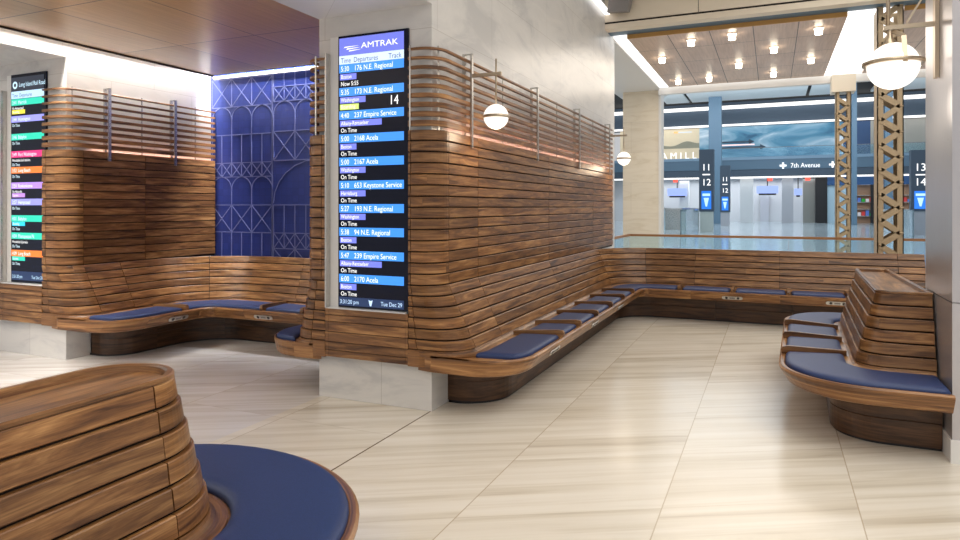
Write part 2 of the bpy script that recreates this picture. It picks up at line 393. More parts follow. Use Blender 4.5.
def armrest(path, t, parent, d0=.24, d1=.70):
    mb = MB(); pr = [(d0, .455), (d1, .455), (d1+.006, .50), (d1-.008, .524), (d1-.05, .53), (d0, .512)]
    T = path.tan(d1, t); G = []
    for sgn in (-1, 1): G.append([(path.at(d, t).x + T.x*.019*sgn, path.at(d, t).y + T.y*.019*sgn, z) for d, z in pr])
    mb.loft(G, True, True, tone=.8, uo=(random.random()*9, random.random()*9))
    return mb.build('armrest', WAL, parent)
def outlet(path, t, parent, dr=.72, wd=.27):
    c = path.at(dr-.028, t); T3 = path.tan(dr, t); T = Vector((T3.x, T3.y, 0)); Nn = Vector((T.y, -T.x, 0))
    up = Vector((0, 0, 1))*.095 + Nn*.058; up.normalize(); nrm = T.cross(up); 
    if nrm.dot(Nn) < 0: nrm = -nrm
    c = Vector((c.x, c.y, .395)) + nrm*.004; r = .027; pts = []
    for k in range(9): a = pi/2+pi*k/8; pts.append(c - T*(wd/2-r) + T*cos(a)*r + up*sin(a)*r)
    for k in range(9): a = -pi/2+pi*k/8; pts.append(c + T*(wd/2-r) + T*cos(a)*r + up*sin(a)*r)
    o = MB().poly_prism(pts, nrm*.006).build('outlet_plate', STEEL, parent)
    for sx in (-.075, .075):
        cc = c + T*sx + nrm*.006
        MB().poly_prism([cc + (T*cos(2*pi*k/14)+up*sin(2*pi*k/14))*.018 for k in range(14)], nrm*.003).build('socket', BLACK, o)
    MB().poly_prism([c + T*x + up*y + nrm*.006 for x, y in ((-.035,-.012),(.035,-.012),(.035,.012),(-.035,.012))], nrm*.002).build('usb_port', GREYB, o)

BZ = [.5+.52*k/6 for k in range(7)]             # bench plank joints
WZ = [1.02+1.255*k/14 for k in range(15)]       # wall plank joints
def slats(path, t0, t1, parent, z0=2.275, n=9, pitch=.0755):
    for k in range(n):
        z = z0+.026+k*pitch; mb = MB()
        hh = .048-.0036*k; z += (.048-hh)*.4; sec = [(0, z, -.03), (0, z, -.004), (0, z+.004, 0), (0, z+hh-.004, 0), (0, z+hh, -.004), (0, z+hh, -.03)]
        sweep(mb, path, sec, t0, t1, 0, tone=.9+.3*random.random(), uo=(random.random()*30, random.random()*30)); mb.build('slat', WAL, parent)
def post(path, t, parent, z0=2.17, z1=2.995):
    p = path.at(0, t); T3 = path.tan(0, t); T = Vector((T3.x, T3.y, 0)); Nn = Vector((T.y, -T.x, 0)); p = Vector((p.x, p.y, 0)); mb = MB()
    def bx(n0, n1, s, za, zb):
        q = [p+Nn*n0-T*s, p+Nn*n1-T*s, p+Nn*n1+T*s, p+Nn*n0+T*s]
        mb.poly_prism([v+Vector((0, 0, za)) for v in q], (0, 0, zb-za))
    bx(.003, .02, .016, z0, z1); bx(-.075, -.05, .014, 2.26, z1-.01); bx(-.075, .02, .012, z1-.012, z1)
    mb.build('post', STEEL, parent)
def rod(path, t, parent):
    p = path.at(-.028, t); MB().bar((p.x, p.y, 2.27), (p.x, p.y, 2.955), .012, .012, (1, 0, 0)).build('spacer_rod', STEEL, parent)

# ------------------------------------------------------------------ setting
YF = 4.64; YP = 4.71
struct(MB().box(-14, 7, -3.5, 17.2, -.1, 0), 'floor', FLOOR)
struct(MB().box(-45, 45, 17.2, 95, -.1, 0), 'floor_concourse', CFLOOR)
# front island: marble core
b = MB(); b.box(-3.62, -2.51, YP, 11.46, 0, 5.3); b.box(-3.62, -2.51, -3.5, YP, 3.29, 5.3); struct(b, 'wall_island', MARB)
b = MB(); b.box(-9.2, -6.97, YP, 7.1, 0, 3.95); b.box(-9.2, -6.97, -3.5, YP, 3.27, 3.95); struct(b, 'wall_left', MARB)
BLUET = None
def bluetile():
    m, nt, b = newmat('blue_tile'); L = nt.links
    tc = N(nt, 'ShaderNodeTexCoord'); mp = N(nt, 'ShaderNodeMapping'); mp.inputs['Rotation'].default_value = (radians(90), 0, 0); L.new(tc.outputs['Object'], mp.inputs[0])
    bk = N(nt, 'ShaderNodeTexBrick', offset=0.0); bk.inputs['Scale'].default_value = 1; bk.inputs['Brick Width'].default_value = .09; bk.inputs['Row Height'].default_value = .09; bk.inputs['Mortar Size'].default_value = .0015
    bk.inputs['Color1'].default_value = (.024, .045, .24, 1); bk.inputs['Color2'].default_value = (.019, .037, .205, 1); bk.inputs['Mortar'].default_value = (.016, .03, .15, 1)
    L.new(mp.outputs[0], bk.inputs['Vector']); L.new(bk.outputs['Color'], b.inputs['Base Color']); b.inputs['Roughness'].default_value = .3; return m
BLUET = bluetile(); BLINE = plain('pale_grout_line', (.15, .175, .4), .5)
YB = 6.72
bw = struct(MB().box(-6.97, -3.62, YB, YB+.2, 0, 3.95), 'wall_blue', BLUET)
def blue_pattern():
    b = MB(); y = YB-.002
    def ln(x0, z0, x1, z1, wd=.011): b.bar((x0, y, z0), (x1, y, z1), wd, .003, (0, 1, 0))
    def arch(xc, zc, rx, rz, a0=0, a1=pi, n=12):
        for k in range(n):
            p, q = a0+(a1-a0)*k/n, a0+(a1-a0)*(k+1)/n; ln(xc+rx*cos(p), zc+rz*sin(p), xc+rx*cos(q), zc+rz*sin(q))
    def truss(xl, n, s, zt, zb):
        for i in range(n):
            a, c = xl+i*s, xl+(i+1)*s; ln(a, zt, c, zb); ln(a, zb, c, zt); ln(a, zb, a, zt)
        ln(xl+n*s, zb, xl+n*s, zt); ln(xl, zt, xl+n*s, zt); ln(xl, zb, xl+n*s, zb)
    def arches(xl, n, s, zt, zb):
        for i in range(n): arch(xl+(i+.5)*s, zt-s*.5, s/2, s*.5)
        for i in range(n+1): ln(xl+i*s, zb, xl+i*s, zt-s*.5)
        ln(xl, zb, xl+n*s, zb)
    def bars(xl, n, s, zt, zb):
        for i in range(n+1): ln(xl+i*s, zb, xl+i*s, zt)
        ln(xl, zb, xl+n*s, zb)
    Zp = lambda py: 1.65+(206-py)*.01335        # photograph rows at the corner line between the two fields
    xe = -5.91; s = .345; A = xe-3*s
    ln(xe, .9, xe, 3.4, .022)
    truss(A, 3, s, Zp(78), Zp(106)); arches(A, 3, s, Zp(106), Zp(134)); bars(A, 6, s/2, Zp(134), Zp(162)); truss(A, 6, s/2, Zp(162), Zp(176))
    arches(A, 3, s, Zp(176), Zp(204)); truss(A, 3, s, Zp(204), Zp(231)); bars(A, 6, s/2, Zp(231), Zp(262))
    B = xe+.02
    bars(B, 12, s/2, Zp(70), Zp(90)); truss(B, 12, s/2, Zp(90), Zp(104)); arches(B, 6, s, Zp(104), Zp(133)); truss(B, 6, s, Zp(133), Zp(161))
    arch(B+2*s, Zp(202), 2*s, Zp(161)-Zp(202)); ln(B, Zp(204), B+3.6*s, Zp(204))
    bars(B, 12, s/2, Zp(204), Zp(231)); truss(B, 12, s/2, Zp(231), Zp(246)); truss(B, 6, s, Zp(246), Zp(270))
    return b
blue_pattern().build('line_pattern', BLINE, bw)
# ceilings
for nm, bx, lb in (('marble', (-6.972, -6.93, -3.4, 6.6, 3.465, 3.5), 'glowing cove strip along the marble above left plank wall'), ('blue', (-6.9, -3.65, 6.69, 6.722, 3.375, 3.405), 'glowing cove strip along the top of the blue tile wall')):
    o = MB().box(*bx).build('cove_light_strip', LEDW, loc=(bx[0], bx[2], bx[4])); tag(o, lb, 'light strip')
struct(MB().box(-6.80, -3.62, -3.5, 6.57, 3.40, 3.46), 'ceiling_alcove', CEILW)
b = MB(); b.box(-6.83, -6.80, -3.5, 6.6, 3.385, 3.47); b.box(-6.83, -3.62, 6.57, 6.60, 3.398, 3.47); struct(b, 'trim_1', GAP)
struct(MB().box(-9.2, -3.62, -3.5, 7.1, 3.95, 4.05), 'ceiling_void', WHITE)
struct(MB().box(-2.51, 7, -3.5, 10.75, 5.32, 5.42), 'ceiling_hall', WHITE)
lt = MB().box(-2.5, -2.43, -3, 10.74, 4.80, 4.86).build('linear_ceiling_light', LUM, loc=(-2.35, 4, 4.8)); tag(lt, 'long bright linear cove light along the top of the marble wall', 'ceiling light')
b = MB(); b.box(-2.51, 7, 10.75, 11.2, 4.68, 5.32); bm_ = struct(b, 'trim_2', BEIGE)
b = MB(); b.box(-2.51, 7, 10.74, 11.2, 4.655, 4.672); b.box(-1.05, -1.043, 10.745, 10.75, 4.68, 5.32); struct(b, 'trim_3', GAP)
b = MB(); b.box(-2.51, 7, 10.75, 10.95, 4.56, 4.652); struct(b, 'trim_4', BEIGE)
b = MB(); b.box(-2.51, 7, 10.95, 11.2, 4.56, 4.652); struct(b, 'trim_5', BLUEG)
# the wood ceiling bay beyond the beam
struct(MB().box(-2.24, 1.03, 11.22, 16.15, 4.5, 4.56), 'ceiling_bay', BAYW)
struct(MB().box(-2.24, 1.03, 11.2, 11.225, 4.49, 4.57), 'trim_6', BAYEDGE)
struct(MB().box(1.75, 6.5, 11.22, 16.15, 4.5, 4.56), 'ceiling_bay_right', BAYW)
struct(MB().box(1.75, 6.5, 11.2, 11.225, 4.49, 4.57), 'trim_7', BAYEDGE)
def lum(x0, x1, y0, y1, z, label):
    o = MB().box(x0, x1, y0, y1, z, z+.04).build('luminous_ceiling_panel', LUM, loc=((x0+x1)/2, (y0+y1)/2, z)); tag(o, label, 'ceiling light')
lum(-2.47, -2.245, 11.22, 16.3, 4.53, 'narrow bright ceiling strip between marble bulkhead and downlight bay')
lum(1.035, 1.745, 11.22, 16.15, 4.53, 'wide bright white ceiling panel behind the taller lattice column')
lum(-2.24, 6.5, 16.16, 16.3, 4.53, 'thin bright ceiling strip along far edge of downlight bay')
struct(MB().box(-3.62, -2.47, 11.46, 17.5, 4.5, 5.3), 'ceiling_bulkhead', WHITE)
struct(MB().box(-2.51, 7, 16.3, 16.45, 4.36, 4.6), 'trim_8', WHITE)
struct(MB().box(-3.40, -2.53, 16.5, 17.1, 0, 4.5), 'wall_far', TRAV)
struct(MB().box(-2.53, -2.48, 16.48, 17.0, 0, 4.5), 'trim_9', WHITE)

# ------------------------------------------------------------------ wood clad seating
XR, XLF, XI, YK, YU = -2.42, -6.88, -3.74, 10.44, 6.62
rv = lambda d: .2 + .28*max(0, d)
main = Path([(-2.69, YF), (XR, YF), (XR, YK), (1.86, YK)], [(2, 0), (32, 1), (24, 1)], [(10, rv), (14, lambda d: max(.1, .8-d))])
mainw = Path([(-2.69, YF), (XR, YF), (XR, 10.93)], [(2, 0), (40, 1)], [(10, rv)])
um = Path([(-7.27, YF), (XLF, YF), (XLF, YU), (XI, YU), (XI, YF), (-3.507, YF)], [(2, 0), (8, 1), (12, 1), (8, .74), (2, 0)], [(10, rv), (14, lambda d: max(.16, .9-d)), (14, lambda d: max(.16, .9-d)), (10, lambda d: .14+.4*d)])
uwl = Path([(-7.27, YF), (XLF, YF), (XLF, YB-.01)], [(2, 0), (12, 1)], [(10, rv)])
uwr = Path([(XI, YB-.01), (XI, YF), (-3.507, YF)], [(12, 1), (2, 0)], [(10, lambda d: .14+.4*d)])

def wall_panels(path, seams, parent):
    mb = MB()
    for a, b in zip(seams, seams[1:]):
        mb = MB(); planks(mb, path, WZ, a, b, lambda z: 0, var=.5); mb.build('plank_panel', WAL, parent)
    mb = MB(); sweep(mb, path, [(0, 1.0, -.065), (0, 1.0, -.014), (0, 2.272, -.014), (0, 2.272, -.065)], seams[0], seams[-1]); mb.build('backing', GAP, parent)
# main wall
t = thing('slatted_wood_wall', 'long walnut plank wall with open slats on top beside the centre departure board', 'wall cladding', (-2.5, 7.8, 1.02))
fy = lambda y: mainw.find(0, lambda p: p.y-y, 12)
SE = [0, .7, 12, fy(5.43), fy(7.49), fy(9.6), mainw.n()-1]
wall_panels(mainw, SE, t); slats(mainw, 0, mainw.n()-1, t)
for y in (5.27, 7.05, 8.82, 10.65): post(mainw, fy(y), t)
for tt in (1.0, 9.0, fy(6.1), fy(7.9), fy(9.7)): rod(mainw, tt, t)
sm = MB(); sweep(sm, mainw, [(0, 2.235, -.086), (0, 2.235, -.068), (0, 2.247, -.068), (0, 2.247, -.086)], 13, mainw.n()-1); sm.build('light_strip', STRIP, t)
b = MB()
for (x0, x1) in ((-3.505, -3.47), (-3.47, -2.715), (-2.715, -2.69)):
    for z0, z1 in zip([.37, .43, .5, .587, .673, .73], [.43, .5, .587, .673, .73, .785]):
        b.box(x0+.001, x1-.001, YF, YF+.03, z0+.003, z1-.003, .85+.3*random.random())
b.build('apron', WAL, t); MB().box(-3.503, -2.69, YF+.012, YF+.05, .37, .77).build('apron_backing', GAP, t)

def bench_shell(path, seams, parent, dr=.72, front=None, back_mat=WAL, kseams=None, zs=BZ, al=.20, cl=.29, c0=-1, c1=999):
    for a, b in zip(seams, seams[1:]):
        mb = MB(); planks(mb, path, zs, a, b, lean(al), var=.45, shingle=-.009, top=.003); (sweep(mb, path, cove(al, cl), max(a, c0), min(b, c1), .002, tone=.9+.2*random.random(), uo=(random.random()*20, random.random()*20)) if min(b, c1)-max(a, c0) > .2 else None); mb.build('backrest', back_mat, parent)
    mb = MB(); sweep(mb, path, [(0, .985, -.05), (0, .985, -.014), (al, .49, -.016), (al, .40, -.016), (0, .40, -.05)], seams[0], seams[-1]); mb.build('backing', GAP, parent)
    ks = kseams or seams
    for a, b in zip(ks, ks[1:]):
        mb = MB(); sweep(mb, path, deck_sec(dr, cl-.1), a, b, .001, tone=1.05+.2*random.random(), uo=(random.random()*20, random.random()*20)); mb.build('seat_rim', WAL, parent)
fm = lambda y: main.find(0, lambda p: p.y-y, 12, 44)
n1 = 12; n2 = 44; n3 = 58; nE = main.n()-1
t = thing('corner_bench', 'long L-shaped walnut bench with navy cushions along plank wall and far side', 'bench', (-1.6, 9, 0))
bx_ = lambda x: main.find(0, lambda p: p.x-x, n3, nE)
bseams = [0, .7, n1, fm(5.43), fm(7.49), n2+2, n3-2, bx_(-1.05), bx_(.1), bx_(1.55), nE]
bench_shell(main, bseams, t, .70, c0=.75, kseams=[.75, n1, fm(7.0), n2+4, bx_(-1.05), bx_(.1), nE])
# lower front plank under the rounded corner
b = MB(); sweep(b, main, [(0, .365, -.03), (0, .365, .003), (0, .499, .003), (0, .499, -.03)], 0, 7.5); b.build('front_board', WAL, t)
# plinth: set back from the front
kick = Path([(-2.5, 5.0), (XR, 5.0), (XR, YK), (1.86, YK)], [(2, 0), (32, 1), (24, 1)], [(10, lambda d: .38 if d > .2 else .2), (14, lambda d: max(.1, .8-d))])
kick.v[1] = Vector((XR, 5.0))
for a, b2 in ((0, n1+1), (n1+1, 30), (30, n2+4), (n2+4, n3+6), (n3+6, n3+13), (n3+13, nE)):
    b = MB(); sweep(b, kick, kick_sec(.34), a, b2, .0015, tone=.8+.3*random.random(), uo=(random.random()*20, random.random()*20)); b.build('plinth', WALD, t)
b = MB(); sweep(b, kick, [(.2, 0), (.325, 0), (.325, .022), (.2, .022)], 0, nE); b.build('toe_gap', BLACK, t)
MB().box(-1.5, 1.86, YK+.03, YK+.06, .02, 1.015).build('back_panel', WAL, t)
MB().box(1.855, 1.875, YK-.6, YK+.06, .02, .455).build('end_panel', WAL, t)
arms = [fm(y) for y in (5.65, 6.27, 7.0, 7.74, 8.48, 9.15)]
ends = [8.6] + arms + [n3-.5]
g = .2
for a, b2 in zip([8.2]+arms, arms): cushion(main, .30, .655, a+.18 if a > 7 else a, b2-.18, t)
barms = [bx_(x) for x in (-1.21, -.5, .21, .92, 1.6)]
cushion(main, .30, .655, arms[-1]+.18, barms[0]-.25, t)
for a, b2 in zip(barms, barms[1:]): cushion(main, .30, .655, a+.25, b2-.25, t)
for a in arms+barms: armrest(main, a, t, .24, .685)
for tt in (fm(5.4), fm(6.9), fm(8.25), bx_(-.5), bx_(.78)): outlet(main, tt, t, .70)

# left alcove: plank wall and U bench
t = thing('slatted_wood_wall', 'walnut plank wall with open slats beside the left departure board', 'wall cladding', (-6.95, 5.6, 1.02))
wall_panels(uwl, [0, .7, 12, 17, uwl.n()-1], t); slats(uwl, 0, uwl.n()-1, t)
fl = lambda y: uwl.find(0, lambda p: p.y-y, 12)
for y in (5.15, 6.05): post(uwl, fl(y), t)
for tt in (9.0, fl(5.6), fl(6.4)): rod(uwl, tt, t)
sm = MB(); sweep(sm, uwl, [(0, 2.235, -.086), (0, 2.235, -.068), (0, 2.247, -.068), (0, 2.247, -.086)], 13, uwl.n()-1); sm.build('light_strip', STRIP, t)
b = MB()
for z0, z1 in zip([.37, .43, .5, .587, .673, .73], [.43, .5, .587, .673, .73, .785]):
    for x0, x1 in ((-9.1, -7.96), (-7.96, -7.93), (-7.93, -7.295), (-7.295, -7.27)): b.box(x0+.001, x1-.001, YF, YF+.03, z0+.003, z1-.003, .85+.3*random.random())
b.build('apron', WAL, t); MB().box(-9.1, -7.27, YF+.012, YF+.05, .37, .78).build('apron_backing', GAP, t)
t = thing('slatted_wood_wall', 'short return of walnut planks and slats left of centre departure board', 'wall cladding', (-3.68, 5.6, 1.02))
wall_panels(uwr, [0, 6, 13.0, 23.2, uwr.n()-1], t); slats(uwr, 0, uwr.n()-1, t)
for tt in (5, 21): rod(uwr, tt, t)

t = thing('alcove_bench', 'U-shaped walnut bench with navy cushions under the blue tile wall', 'bench', (-5.3, 6.0, 0))
nu = um.n()-1
useams = [0, .7, 12, 16, 20+7, 34+6, 46+7, 60+4, 68, 78.2, nu]
bench_shell(um, useams, t, .76, c0=.75, c1=nu-.75, kseams=[.75, 12, 22, 34+3, 34+9, 60, 78, nu-.75])
b = MB(); sweep(b, um, [(0, .365, -.03), (0, .365, .003), (0, .499, .003), (0, .499, -.03)], 0, 7.5); b.build('front_board', WAL, t)
b = MB(); sweep(b, um, [(0, .365, -.03), (0, .365, .003), (0, .499, .003), (0, .499, -.03)], nu-7.5, nu); b.build('front_board', WAL, t)
uk = Path([(-6.95, 4.98), (XLF, 4.98), (XLF, YU), (XI, YU), (XI, 5.5), (-3.62, 5.5)], [(2, 0), (8, 1), (12, 1), (8, 1), (2, 0)], [(10, lambda d: .3), (14, lambda d: max(.1, .9-d)), (14, lambda d: max(.1, .9-d)), (10, lambda d: .1)])
for a, b2 in ((0, 16), (16, 30), (30, 42), (42, 60), (60, nu)):
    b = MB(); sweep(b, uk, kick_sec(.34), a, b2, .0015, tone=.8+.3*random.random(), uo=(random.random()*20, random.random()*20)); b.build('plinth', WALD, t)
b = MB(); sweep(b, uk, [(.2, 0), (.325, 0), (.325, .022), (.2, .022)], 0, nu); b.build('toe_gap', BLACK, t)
ua = [18.3, 39.0, 43.5, 62.5]
for a, b2 in zip([7.2]+ua, ua+[nu-6.5]): cushion(um, .30, .70, a+(.2 if a > 8 else 0), b2-(.2 if b2 < nu-7 else 0), t)
for a in ua: armrest(um, a, t, .24, .735)
outlet(um, 16.8, t, .76); outlet(um, 39.3, t, .76)

# island bench at the right column
t = thing('end_bench', 'rounded walnut bench with navy cushions abutting the metal clad column on the right', 'bench', (.7, 6.6, 0))
rb = Path([(1.05, 7.62), (.765, 7.62), (.70, 5.62), (1.05, 5.62)], [(3, 1), (20, 1), (3, 1)], [(12, lambda d: .1+.72*d), (12, lambda d: .1+.72*d)])
nr = rb.n()-1
bench_shell(rb, [0, 3+12, 12+3+12, 3+12+20+2, nr], t, .65, kseams=[0, 15, 35, nr], al=.13, cl=.2)
for a, b2 in ((0, 15), (15, 35), (35, nr)):
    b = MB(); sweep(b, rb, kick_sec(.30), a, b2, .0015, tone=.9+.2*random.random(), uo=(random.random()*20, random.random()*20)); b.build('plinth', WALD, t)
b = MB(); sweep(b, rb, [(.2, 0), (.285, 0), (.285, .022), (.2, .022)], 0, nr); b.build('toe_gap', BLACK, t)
def tray(path, t0, t1, parent, z=1.018, inset=.03, zin=1.008, extra=None):
    mb = MB(); sweep(mb, path, [(0, z, .002), (0, z+.012, .002), (0, z+.018, -.005), (0, z+.018, -inset+.008), (0, z+.012, -inset), (0, zin-.004, -inset-.006), (0, zin-.012, -inset-.006), (0, z-.004, -.01)], t0, t1, 0, tone=.9, uo=(3, 5))
    if extra: extra(mb)
    mb.build('cap_rim', WAL, parent)
    mb = MB(); c = [path.at(0, q, -inset+.002) for q in stations(t0, t1)]
    n = mb.add([(p.x, p.y, zin) for p in c]); n2_ = mb.add([(p.x, p.y, zin-.03) for p in c]); m = len(c)
    mb.face([n+i for i in range(m)], [(p.y, p.x) for p in c], 1.0); mb.face([n2_+i for i in range(m)][::-1], [(p.y, p.x) for p in c], 1.0)
    for i in range(m): mb.face([n+i, n+(i+1) % m, n2_+(i+1) % m, n2_+i])
    mb.build('cap_top', WAL, parent)
tray(rb, 0, nr, t, extra=lambda mb: mb.box(1.02, 1.05, 5.63, 7.6, 1.0, 1.036, .9))
MB().box(1.03, 1.048, 5.35, 7.9, .02, .46).build('end_panel', WALD, t)
MB().box(1.03, 1.048, 5.75, 7.5, .45, 1.0).build('back_panel', WAL, t)
ra = [rb.find(.4, lambda p: p.y-y, 15, 35) for y in (7.25, 6.58, 5.92)]
for a, b2 in zip([.05]+ra, ra+[nr-.05]): cushion(rb, .19, .605, a+(.25 if a > 1 else 0), b2-(.25 if b2 < nr-1 else 0), t)
for a in ra: armrest(rb, a, t, .17, .635)

# foreground bench
t = thing('end_bench', 'nearest walnut bench with rounded navy end cushion at lower left', 'bench', (-2.2, 0.3, 0))
fb = Path([(-2.0, -1.6), (-2.0, 1.86), (-2.395, 1.86), (-2.395, -1.6)], [(24, 1), (1, 1), (24, 1)], [(16, lambda d: (.1975+d)*.985), (16, lambda d: (.1975+d)*.985)])
nf = fb.n()-1
bench_shell(fb, [0, 12, 24, 57, 69, nf], t, .68, kseams=[0, 24, 57, nf], al=.12, cl=.19)
for a, b2 in ((0, 24), (24, 57), (57, nf)):
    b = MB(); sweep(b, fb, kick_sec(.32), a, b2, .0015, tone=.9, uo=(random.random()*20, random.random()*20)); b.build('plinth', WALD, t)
tray(fb, 0, nf, t)
cushion(fb, .20, .64, 21.5, 59.5, t)
for a, b2 in ((1, 7.5), (8, 14.5), (15, 21)): cushion(fb, .20, .64, a, b2, t); cushion(fb, .20, .64, nf-b2, nf-a, t)
for a in (7.75, 14.75, 21.25): armrest(fb, a, t, .18, .665); armrest(fb, nf-a, t, .18, .665)

# ------------------------------------------------------------------ departure boards
def board_frame(x0, x1, zb, zt, label, loc):
    t = thing('departure_board', label, 'departure board', loc)
    y = YP-.02
    b = MB(); b.box(x0-.10, x0-.09, YF-.006, YP, zb-.02, 2.97); b.build('side_reveal', STEEL, t)
    b = MB(); b.box(x0-.089, x0, YP-.012, YP, zb-.02, zt+.012); b.box(x0-.10, x1+.02, YF+.005, YP, zb-.034, zb-.021); b.build('frame', WHITE, t)
    b = MB().box(x0, x1+.02, y, YP, zb-.015, zt+.012); b.build('screen', GLASSB, t)
    return t, y-.002
def ebar(name, x0, x1, z0, z1, y, mat, parent, d=.002): return MB().box(x0, x1, y-d, y, z0, z1).build(name, mat, parent)
EM = {}
def em(col, st=1.0):
    k = (col, st)
    if k not in EM: EM[k] = emit('screen_colour_%d' % len(EM), col, st)
    return EM[k]
BX0, BX1 = -3.405, -2.735
t, y = board_frame(BX0, BX1, .81, 3.10, 'tall blue train departure board on the centre marble pillar', (-3.07, YP-.03, .81))
K = (3.10-.81)/(306-37.0)
zz = lambda py: 3.10-(py-37)*K
iw = BX1-BX0
hd = ebar('header', BX0+.012, BX1-.02, zz(55.5), zz(38), y, em((.15, .18, .68)), t)
lg = MB()
for k, (xa, xb, za, zb_) in enumerate(((.0, .10, .052, .062), (.025, .11, .035, .046), (.05, .12, .018, .029))):
    lg.poly_prism([(BX0+.06+xa, y-.004, zz(55.5)+.042+za-.03), (BX0+.06+xb+.03, y-.004, zz(55.5)+.042+za-.022), (BX0+.06+xb+.055, y-.004, zz(55.5)+.042+zb_-.03), (BX0+.06+xa+.012, y-.004, zz(55.5)+.042+zb_-.03)], (0, .001, 0))
letter(lg, 'AMTRAK', BX0+.235, zz(55.5)+.047, y-.004, .07, 1.3); lg.build('logo_lettering', TEXTW, hd)
ch = ebar('column_header', BX0+.012, BX1-.02, zz(64.2), zz(55.7), y, em((.62, .76, .98)), t)
b = MB(); letter(b, 'Time', BX0+.03, zz(63), y-.004, .062, .8); letter(b, 'Departures', BX0+.16, zz(63), y-.004, .062, .85); letter(b, 'Track', BX1-.165, zz(63), y-.004, .062, .85); b.build('lettering', em((.01, .03, .12)), ch)
rows = [('5:30', '176 N.E. Regional', 'Boston', 'Now 5:55'), ('5:35', '173 N.E. Regional', 'Washington', '*Boarding'), ('4:40', '237 Empire Service', 'Albany-Rensselaer', 'On Time'), ('5:00', '2168 Acela', 'Boston', 'On Time'), ('5:00', '2167 Acela', 'Washington', 'On Time'), ('5:10', '653 Keystone Service', 'Harrisburg', 'On Time'), ('5:27', '193 N.E. Regional', 'Washington', 'On Time'), ('5:38', '94 N.E. Regional', 'Boston', 'On Time'), ('5:47', '239 Empire Service', 'Albany-Rensselaer', 'On Time'), ('6:00', '2170 Acela', 'Boston', 'On Time')]
CB = em((.045, .27, .86)); CT = em((.17, .2, .78)); CY = em((.62, .8, .2))
for k, (tm, nm, ds, stt) in enumerate(rows):
    p0 = 64.4+23.35*k
    o = ebar('train_row', BX0+.012, BX1-.02, zz(p0+8.6), zz(p0), y, CB, t)
    b = MB(); letter(b, tm, BX0+.03, zz(p0+7), y-.004, .062, .8); letter(b, nm, BX0+.165, zz(p0+7), y-.004, .062, .86); b.build('lettering', TEXTW, o)
    wd = .0265*len(ds)*.86+.03
    o = ebar('destination_tag', BX0+.02, BX0+.02+wd, zz(p0+15.6), zz(p0+9.6), y, CT, t)
    b = MB(); letter(b, ds, BX0+.032, zz(p0+14.3), y-.004, .047, .8); b.build('lettering', TEXTW, o)
    if stt[0] == '*':
        o = ebar('status_tag', BX0+.02, BX0+.21, zz(p0+22.2), zz(p0+16.6), y, CY, t)
        b = MB(); letter(b, stt[1:], BX0+.03, zz(p0+21), y-.004, .048, .86); b.build('lettering', em((.9, 1, .8)), o)
        b = MB(); letter(b, '14', BX1-.16, zz(p0+20), y-.004, .11, .85); b.build('track_number', TEXTW, t)
    else:
        b = MB(); letter(b, stt, BX0+.03, zz(p0+21.6), y-.004, .052, .86); b.build('status_lettering', TEXTW, t)
o = ebar('footer', BX0+.012, BX1-.02, zz(306), zz(297.5), y, em((.012, .03, .09)), t)
b = MB(); letter(b, '3:31:20 pm', BX0+.02, zz(304), y-.004, .05, .86); letter(b, 'Tue Dec 29', BX1-.24, zz(304), y-.004, .05, .86); 
b.poly_prism([(BX0+.31, y-.004, zz(299)), (BX0+.33, y-.004, zz(300)), (BX0+.35, y-.004, zz(299)), (BX0+.337, y-.004, zz(305)), (BX0+.323, y-.004, zz(305))], (0, .001, 0)); b.build('lettering', em((.55, .75, 1)), o)

LX0, LX1 = -7.885, -7.295
t, y = board_frame(LX0, LX1, .82, 3.13, 'dark departure board with coloured rows on the left marble pillar', (-7.65, YP-.03, .82))
KL = (3.13-.82)/(289-76.0); zl = lambda py: 3.13-(py-76)*KL
o = ebar('header', LX0+.01, LX1-.01, zl(92), zl(78), y, em((.02, .025, .04)), t)
b = MB(); letter(b, 'Long Island Rail Road', LX0+.15, zl(88), y-.004, .07, .75); b.lathe((LX0+.08, y-.004, zl(86)), [(.022, 0), (.042, 0)], 20, axis='y'); b.build('lettering', em((.6, .85, 1)), o)
o = ebar('column_header', LX0+.01, LX1-.01, zl(100), zl(92.5), y, em((.5, .72, .92)), t)
b = MB(); letter(b, 'Time  Departures', LX0+.03, zl(98.6), y-.004, .06, .8); b.build('lettering', em((.02, .06, .15)), o)
TEAL, PUR, PINK, ORG_ = (.02, .62, .42), (.3, .3, .85), (.8, .03, .2), (.9, .2, .03)
LR = [(100.5, TEAL, '3:41  Merrick', 'Via Hempstead', ('Boarding', (.9, .75, .05))), (118, PUR, '3:44  Huntington', None, None), (136.5, TEAL, '3:46  Babylon', None, None), (154.5, PINK, '3:49  Port Washington', 'Woodside & all stations', None), (171, ORG_, '3:52  Long Beach', None, None), (187, (.45, .25, .8), '3:54  Ronkonkoma', 'Via Hicksville', ('Express', (.5, .25, .7))), (204, PUR, '3:57  Hempstead', None, None), (221, TEAL, '4:01  Babylon', None, ('Boarding', (.02, .6, .8))), (239, TEAL, '4:04  Massapequa Pk', 'Woodside & Jamaica', None), (257, ORG_, '4:09  Long Beach', None, ('Express', (.02, .65, .45)))]
